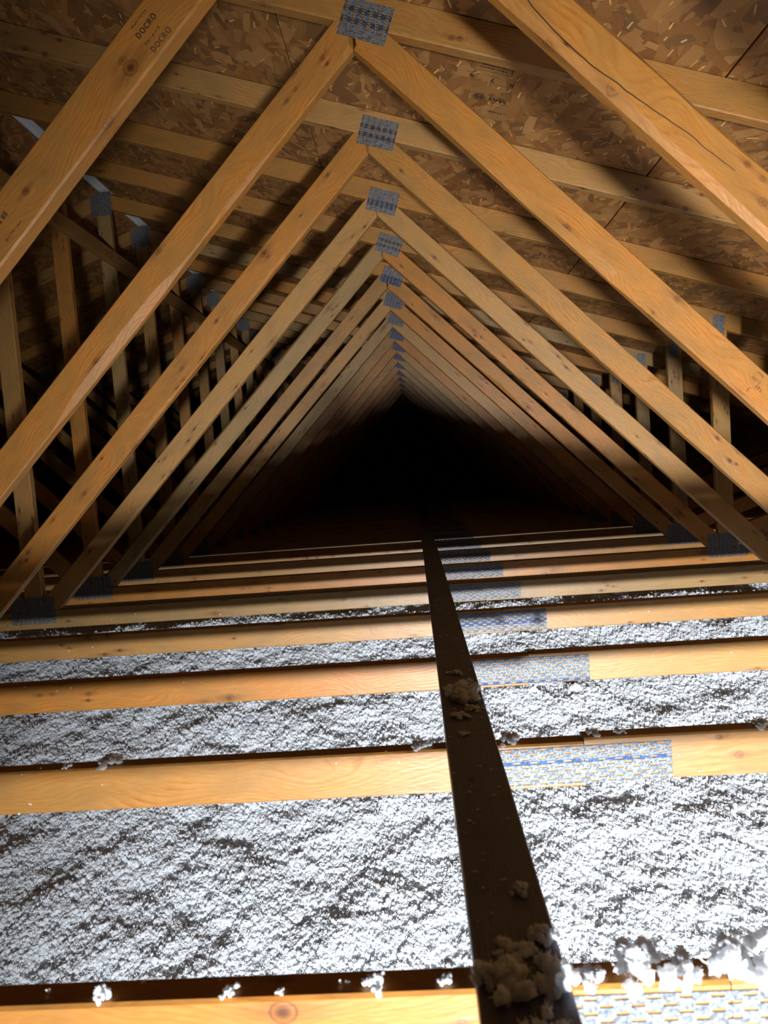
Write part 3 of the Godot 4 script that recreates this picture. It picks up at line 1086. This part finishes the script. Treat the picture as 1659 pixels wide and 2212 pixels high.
# ==================================================================== loose clumps of insulation
func clump_mesh(seed_: int) -> ArrayMesh:
	# a fluffy wad about 1 unit across, sitting on y = 0
	var r := RandomNumberGenerator.new()
	r.seed = seed_
	var n := noise(seed_, 5.0, 2)
	var st := SurfaceTool.new()
	st.begin(Mesh.PRIMITIVE_TRIANGLES)
	var lobes := 20 + r.randi() % 9
	for l in lobes:
		var rad := r.randf_range(0.055, 0.135)
		var c := Vector3(r.randfn() * 0.21, 0, r.randfn() * 0.17)
		c.y = rad * 0.5 + r.randf_range(0.0, 0.24) * exp(-c.length_squared() * 7.0)
		var rows := 7
		var cols := 10
		var pts := []
		for i in rows + 1:
			var row := []
			for j in cols:
				var th := PI * i / rows
				var ph := TAU * j / cols
				var dv := Vector3(sin(th) * cos(ph), cos(th), sin(th) * sin(ph))
				var q := c + dv * rad * (1.0 + 0.55 * n.get_noise_3dv((c + dv * rad) * 1.6) + 0.35 * n.get_noise_3dv((c + dv * rad) * 5.0))
				q.y = maxf(q.y, 0.0)
				row.append(q)
			pts.append(row)
		st.set_smooth_group(l)
		for i in rows:
			for j in cols:
				var a: Vector3 = pts[i][j]
				var b: Vector3 = pts[i][(j + 1) % cols]
				var cc: Vector3 = pts[i + 1][(j + 1) % cols]
				var d: Vector3 = pts[i + 1][j]
				var nn := ((a + b + cc + d) * 0.25 - c).normalized()
				quad(st, a, b, cc, d, nn)
		for e in 8:
			var dv := Vector3(r.randfn(), absf(r.randfn()) * 0.7, r.randfn()).normalized()
			var p := c + dv * rad * 0.9
			p.y = maxf(p.y, 0.01)
			var side := dv.cross(Vector3(r.randfn(), r.randfn(), r.randfn())).normalized()
			var ln := r.randf_range(0.02, 0.055)
			var w := r.randf_range(0.006, 0.016)
			var d2 := (dv + Vector3(r.randfn(), r.randfn(), r.randfn()) * 0.6).normalized()
			var q := p + dv * ln
			var e2 := q + d2 * ln
			e2.y = maxf(e2.y, 0.0)
			quad(st, p - side * w, p + side * w, q + side * w, q - side * w, dv.cross(side))
			quad(st, q - side * w, q + side * w, e2 + side * w * 0.3, e2 - side * w * 0.3, d2.cross(side))
	return st.commit()

func build_clumps() -> void:
	var kinds := []
	for i in 8:
		kinds.append(clump_mesh(600 + i))
	var bt := THICK + 0.0074      # brace top
	var ct := 0.0009              # chord top
	# x, y, z, size, height factor, label
	var list := [
		[0.075, bt, -1.452, 0.088, 0.7, "large grey wad of insulation halfway along the flat brace"],
		[0.050, bt, -1.515, 0.030, 0.6, "small tuft on the brace just behind its large wad"],
		[0.092, bt, -1.545, 0.032, 0.6, "ragged tuft on the brace behind the large wad, right side"],
		[0.070, bt, -1.620, 0.034, 0.5, "loose tuft on the brace between second and third bottom chords"],
		[0.088, bt, -1.375, 0.034, 0.5, "ragged tuft on the brace in front of the large wad, right side"],
		[0.062, bt, -1.335, 0.040, 0.45, "flat tuft on the brace in front of the large wad"],
		[0.060, bt, -1.245, 0.024, 0.4, "thin curl of insulation on the brace above the second chord"],
		[0.090, bt, -0.772, 0.024, 0.9, "bright curled tuft standing alone near the front of the brace"],
		[0.104, bt, -0.690, 0.030, 0.9, "bright tuft on the right edge of the brace at the first chord"],
		[0.075, bt, -0.672, 0.040, 0.6, "grey wad on the brace behind the big pile at the front"],
		[0.066, bt, -0.620, 0.066, 0.75, "biggest grey wad of the pile at the front of the brace"],
		[0.103, bt, -0.628, 0.050, 0.9, "white wad at the right edge of the front pile on the brace"],
		[0.092, bt, -0.545, 0.062, 0.7, "lowest wad of the pile on the brace at the bottom edge"],
		[0.036, bt, -0.636, 0.034, 0.8, "round tuft on the left edge of the brace by the front pile"],
		[0.055, bt, -0.668, 0.015, 0.6, "tiny tuft on the brace left of the front pile"],
		[0.200, ct, -0.696, 0.070, 0.75, "bright wad of insulation on the nearest chord right of the brace"],
		[0.152, ct, -0.690, 0.028, 0.6, "small bright tuft on the nearest chord beside the brace"],
		[0.252, ct, -0.692, 0.045, 0.7, "loose bright tufts between two big wads on the nearest chord"],
		[0.320, ct, -0.694, 0.085, 0.75, "big bright wad on the nearest chord at the right edge"],
		[-0.080, ct, -0.690, 0.024, 0.9, "upright tuft on the nearest chord left of the brace, nearest the middle"],
		[-0.240, ct, -0.688, 0.018, 0.7, "small curled tuft on the nearest chord, third from the left edge"],
		[-0.003, ct, -0.692, 0.016, 0.9, "thin tuft on the nearest chord close to the brace"],
		[-0.184, ct, -0.684, 0.010, 0.8, "tiny bead of insulation on the nearest chord"],
		[-0.385, ct, -0.686, 0.020, 1.3, "hanging wisp on the nearest chord at the left edge"],
		[0.155, ct + 0.004, -1.300, 0.040, 0.8, "pale round wad on the second chord right of the brace"],
		[0.316, ct + 0.008, -1.303, 0.032, 0.5, "shaded tuft on the second chord behind the splice plate middle"],
		[0.368, ct + 0.008, -1.302, 0.022, 0.8, "small tuft on the second chord above the splice plate's right half"],
		[0.640, ct + 0.008, -1.303, 0.040, 0.5, "shaded tuft on the second chord near the right edge"],
		[-0.660, ct, -1.305, 0.058, 0.5, "wide ragged tuft on the second chord left of the middle"],
		[-0.745, ct, -1.300, 0.022, 0.7, "small tuft on the second chord left of the wide ragged one"],
		[-0.025, ct, -1.303, 0.044, 0.45, "shaded tuft on the second chord against the brace's left side"],
		[0.300, ct + 0.004, -1.915, 0.030, 0.4, "thin curl lying on the third chord at its splice"],
	]
	for i in list.size():
		var e: Array = list[i]
		var o := part(numbered("insulation_clump"), kinds[(i * 5 + 3) % 8], M.fluff, self, Vector3(e[0], YB + e[1], e[2]))
		o.rotation.y = hash01(i, 44) * TAU
		var s: float = e[3] * 1.15
		o.scale = Vector3(s, s * e[4] * 1.3, s)
		tag(o, e[5], "insulation", "loose clumps of insulation on the timbers")
	# two clumps hanging from the third chord's splice plate
	for e in [[0.300, -0.108, -1.893, 0.026, "white tuft hanging under the middle of the third chord's splice plate"], [0.420, -0.112, -1.893, 0.034, "white stringy tuft hanging from the splice plate corner of the third chord"]]:
		var o := part(numbered("insulation_clump"), kinds[int(e[0] * 10) % 8], M.fluff, self, Vector3(e[0], YB + e[1], e[2]))
		o.scale = Vector3(e[3], e[3] * 1.9, e[3] * 0.7)
		tag(o, e[4], "insulation", "loose clumps of insulation on the timbers")
	# crumbs too small to count
	var r := RandomNumberGenerator.new()
	r.seed = 515
	var st := SurfaceTool.new()
	st.begin(Mesh.PRIMITIVE_TRIANGLES)
	for i in 330:
		var c: Vector3
		var k := r.randi() % 5
		if i % 3 == 0:
			c = Vector3(r.randf_range(0.03, 0.115), YB + bt, -r.randf_range(0.55, 2.6))
		elif i % 3 == 1:
			c = Vector3(r.randf_range(-1.6, 1.6), YB + 0.001, -(Z0 + SPACING * k + r.randf_range(0.004, 0.034)))
		else:
			c = Vector3(r.randf_range(-1.5, 1.5), YB - r.randf_range(0.002, 0.088), -(Z0 + SPACING * k) + 0.0005)
		var sz := r.randf_range(0.0012, 0.0042)
		for j in 5:
			var dv := Vector3(r.randfn(), absf(r.randfn()), r.randfn()).normalized()
			if i % 3 == 2:
				dv = Vector3(dv.x, dv.z, absf(dv.y))
			var side := dv.cross(Vector3(r.randfn(), r.randfn(), r.randfn())).normalized() * sz * 0.35
			var p := c + Vector3(r.randfn(), 0, 0) * sz * 0.5
			var q := p + dv * sz
			quad(st, p - side, p + side, q + side * 0.6, q - side * 0.6, dv.cross(side).normalized())
	var cr := part("insulation_crumbs", st.commit(), M.fluff, self)
	cr.set_meta("kind", "stuff")
	tag(cr, "fine crumbs of insulation sprinkled over brace and chords", "insulation")

# ==================================================================== the lamp itself, outside the frame
func build_work_lamp(at: Vector3, bas: Basis) -> void:
	var t := Node3D.new()
	t.name = "work_lamp"
	add_child(t)
	t.position = Vector3(at.x, YB + INSUL - 0.28 + 0.05, at.z)
	tag(t, "small panel work lamp standing on the insulation beside the hatch", "lamp")
	var glow := StandardMaterial3D.new()
	glow.albedo_color = Color(0.95, 0.95, 0.95)
	glow.emission_enabled = true
	glow.emission = Color(0.98, 0.985, 1.0)
	glow.emission_energy_multiplier = 2.0
	var dark := flat(Color(0.08, 0.08, 0.09), 0.5)
	var local := Transform3D(Basis.IDENTITY, t.position).affine_inverse() * Transform3D(bas, at)
	var h := part("housing", box_mesh(Vector3(0.13, 0.23, 0.03)), dark, t)
	h.transform = local * Transform3D(Basis.IDENTITY, Vector3(0, 0, 0.030))
	var l := part("diffuser", box_mesh(Vector3(0.10, 0.20, 0.004)), glow, t)
	l.transform = local * Transform3D(Basis.IDENTITY, Vector3(0, 0, 0.011))
	var st := SurfaceTool.new()
	st.begin(Mesh.PRIMITIVE_TRIANGLES)
	box_into(st, Vector3(0, 0.006, 0.03), Vector3(0.16, 0.012, 0.10))
	box_into(st, Vector3(0, 0.45, 0.065), Vector3(0.025, 0.90, 0.02))
	part("stand", st.commit(), dark, t)
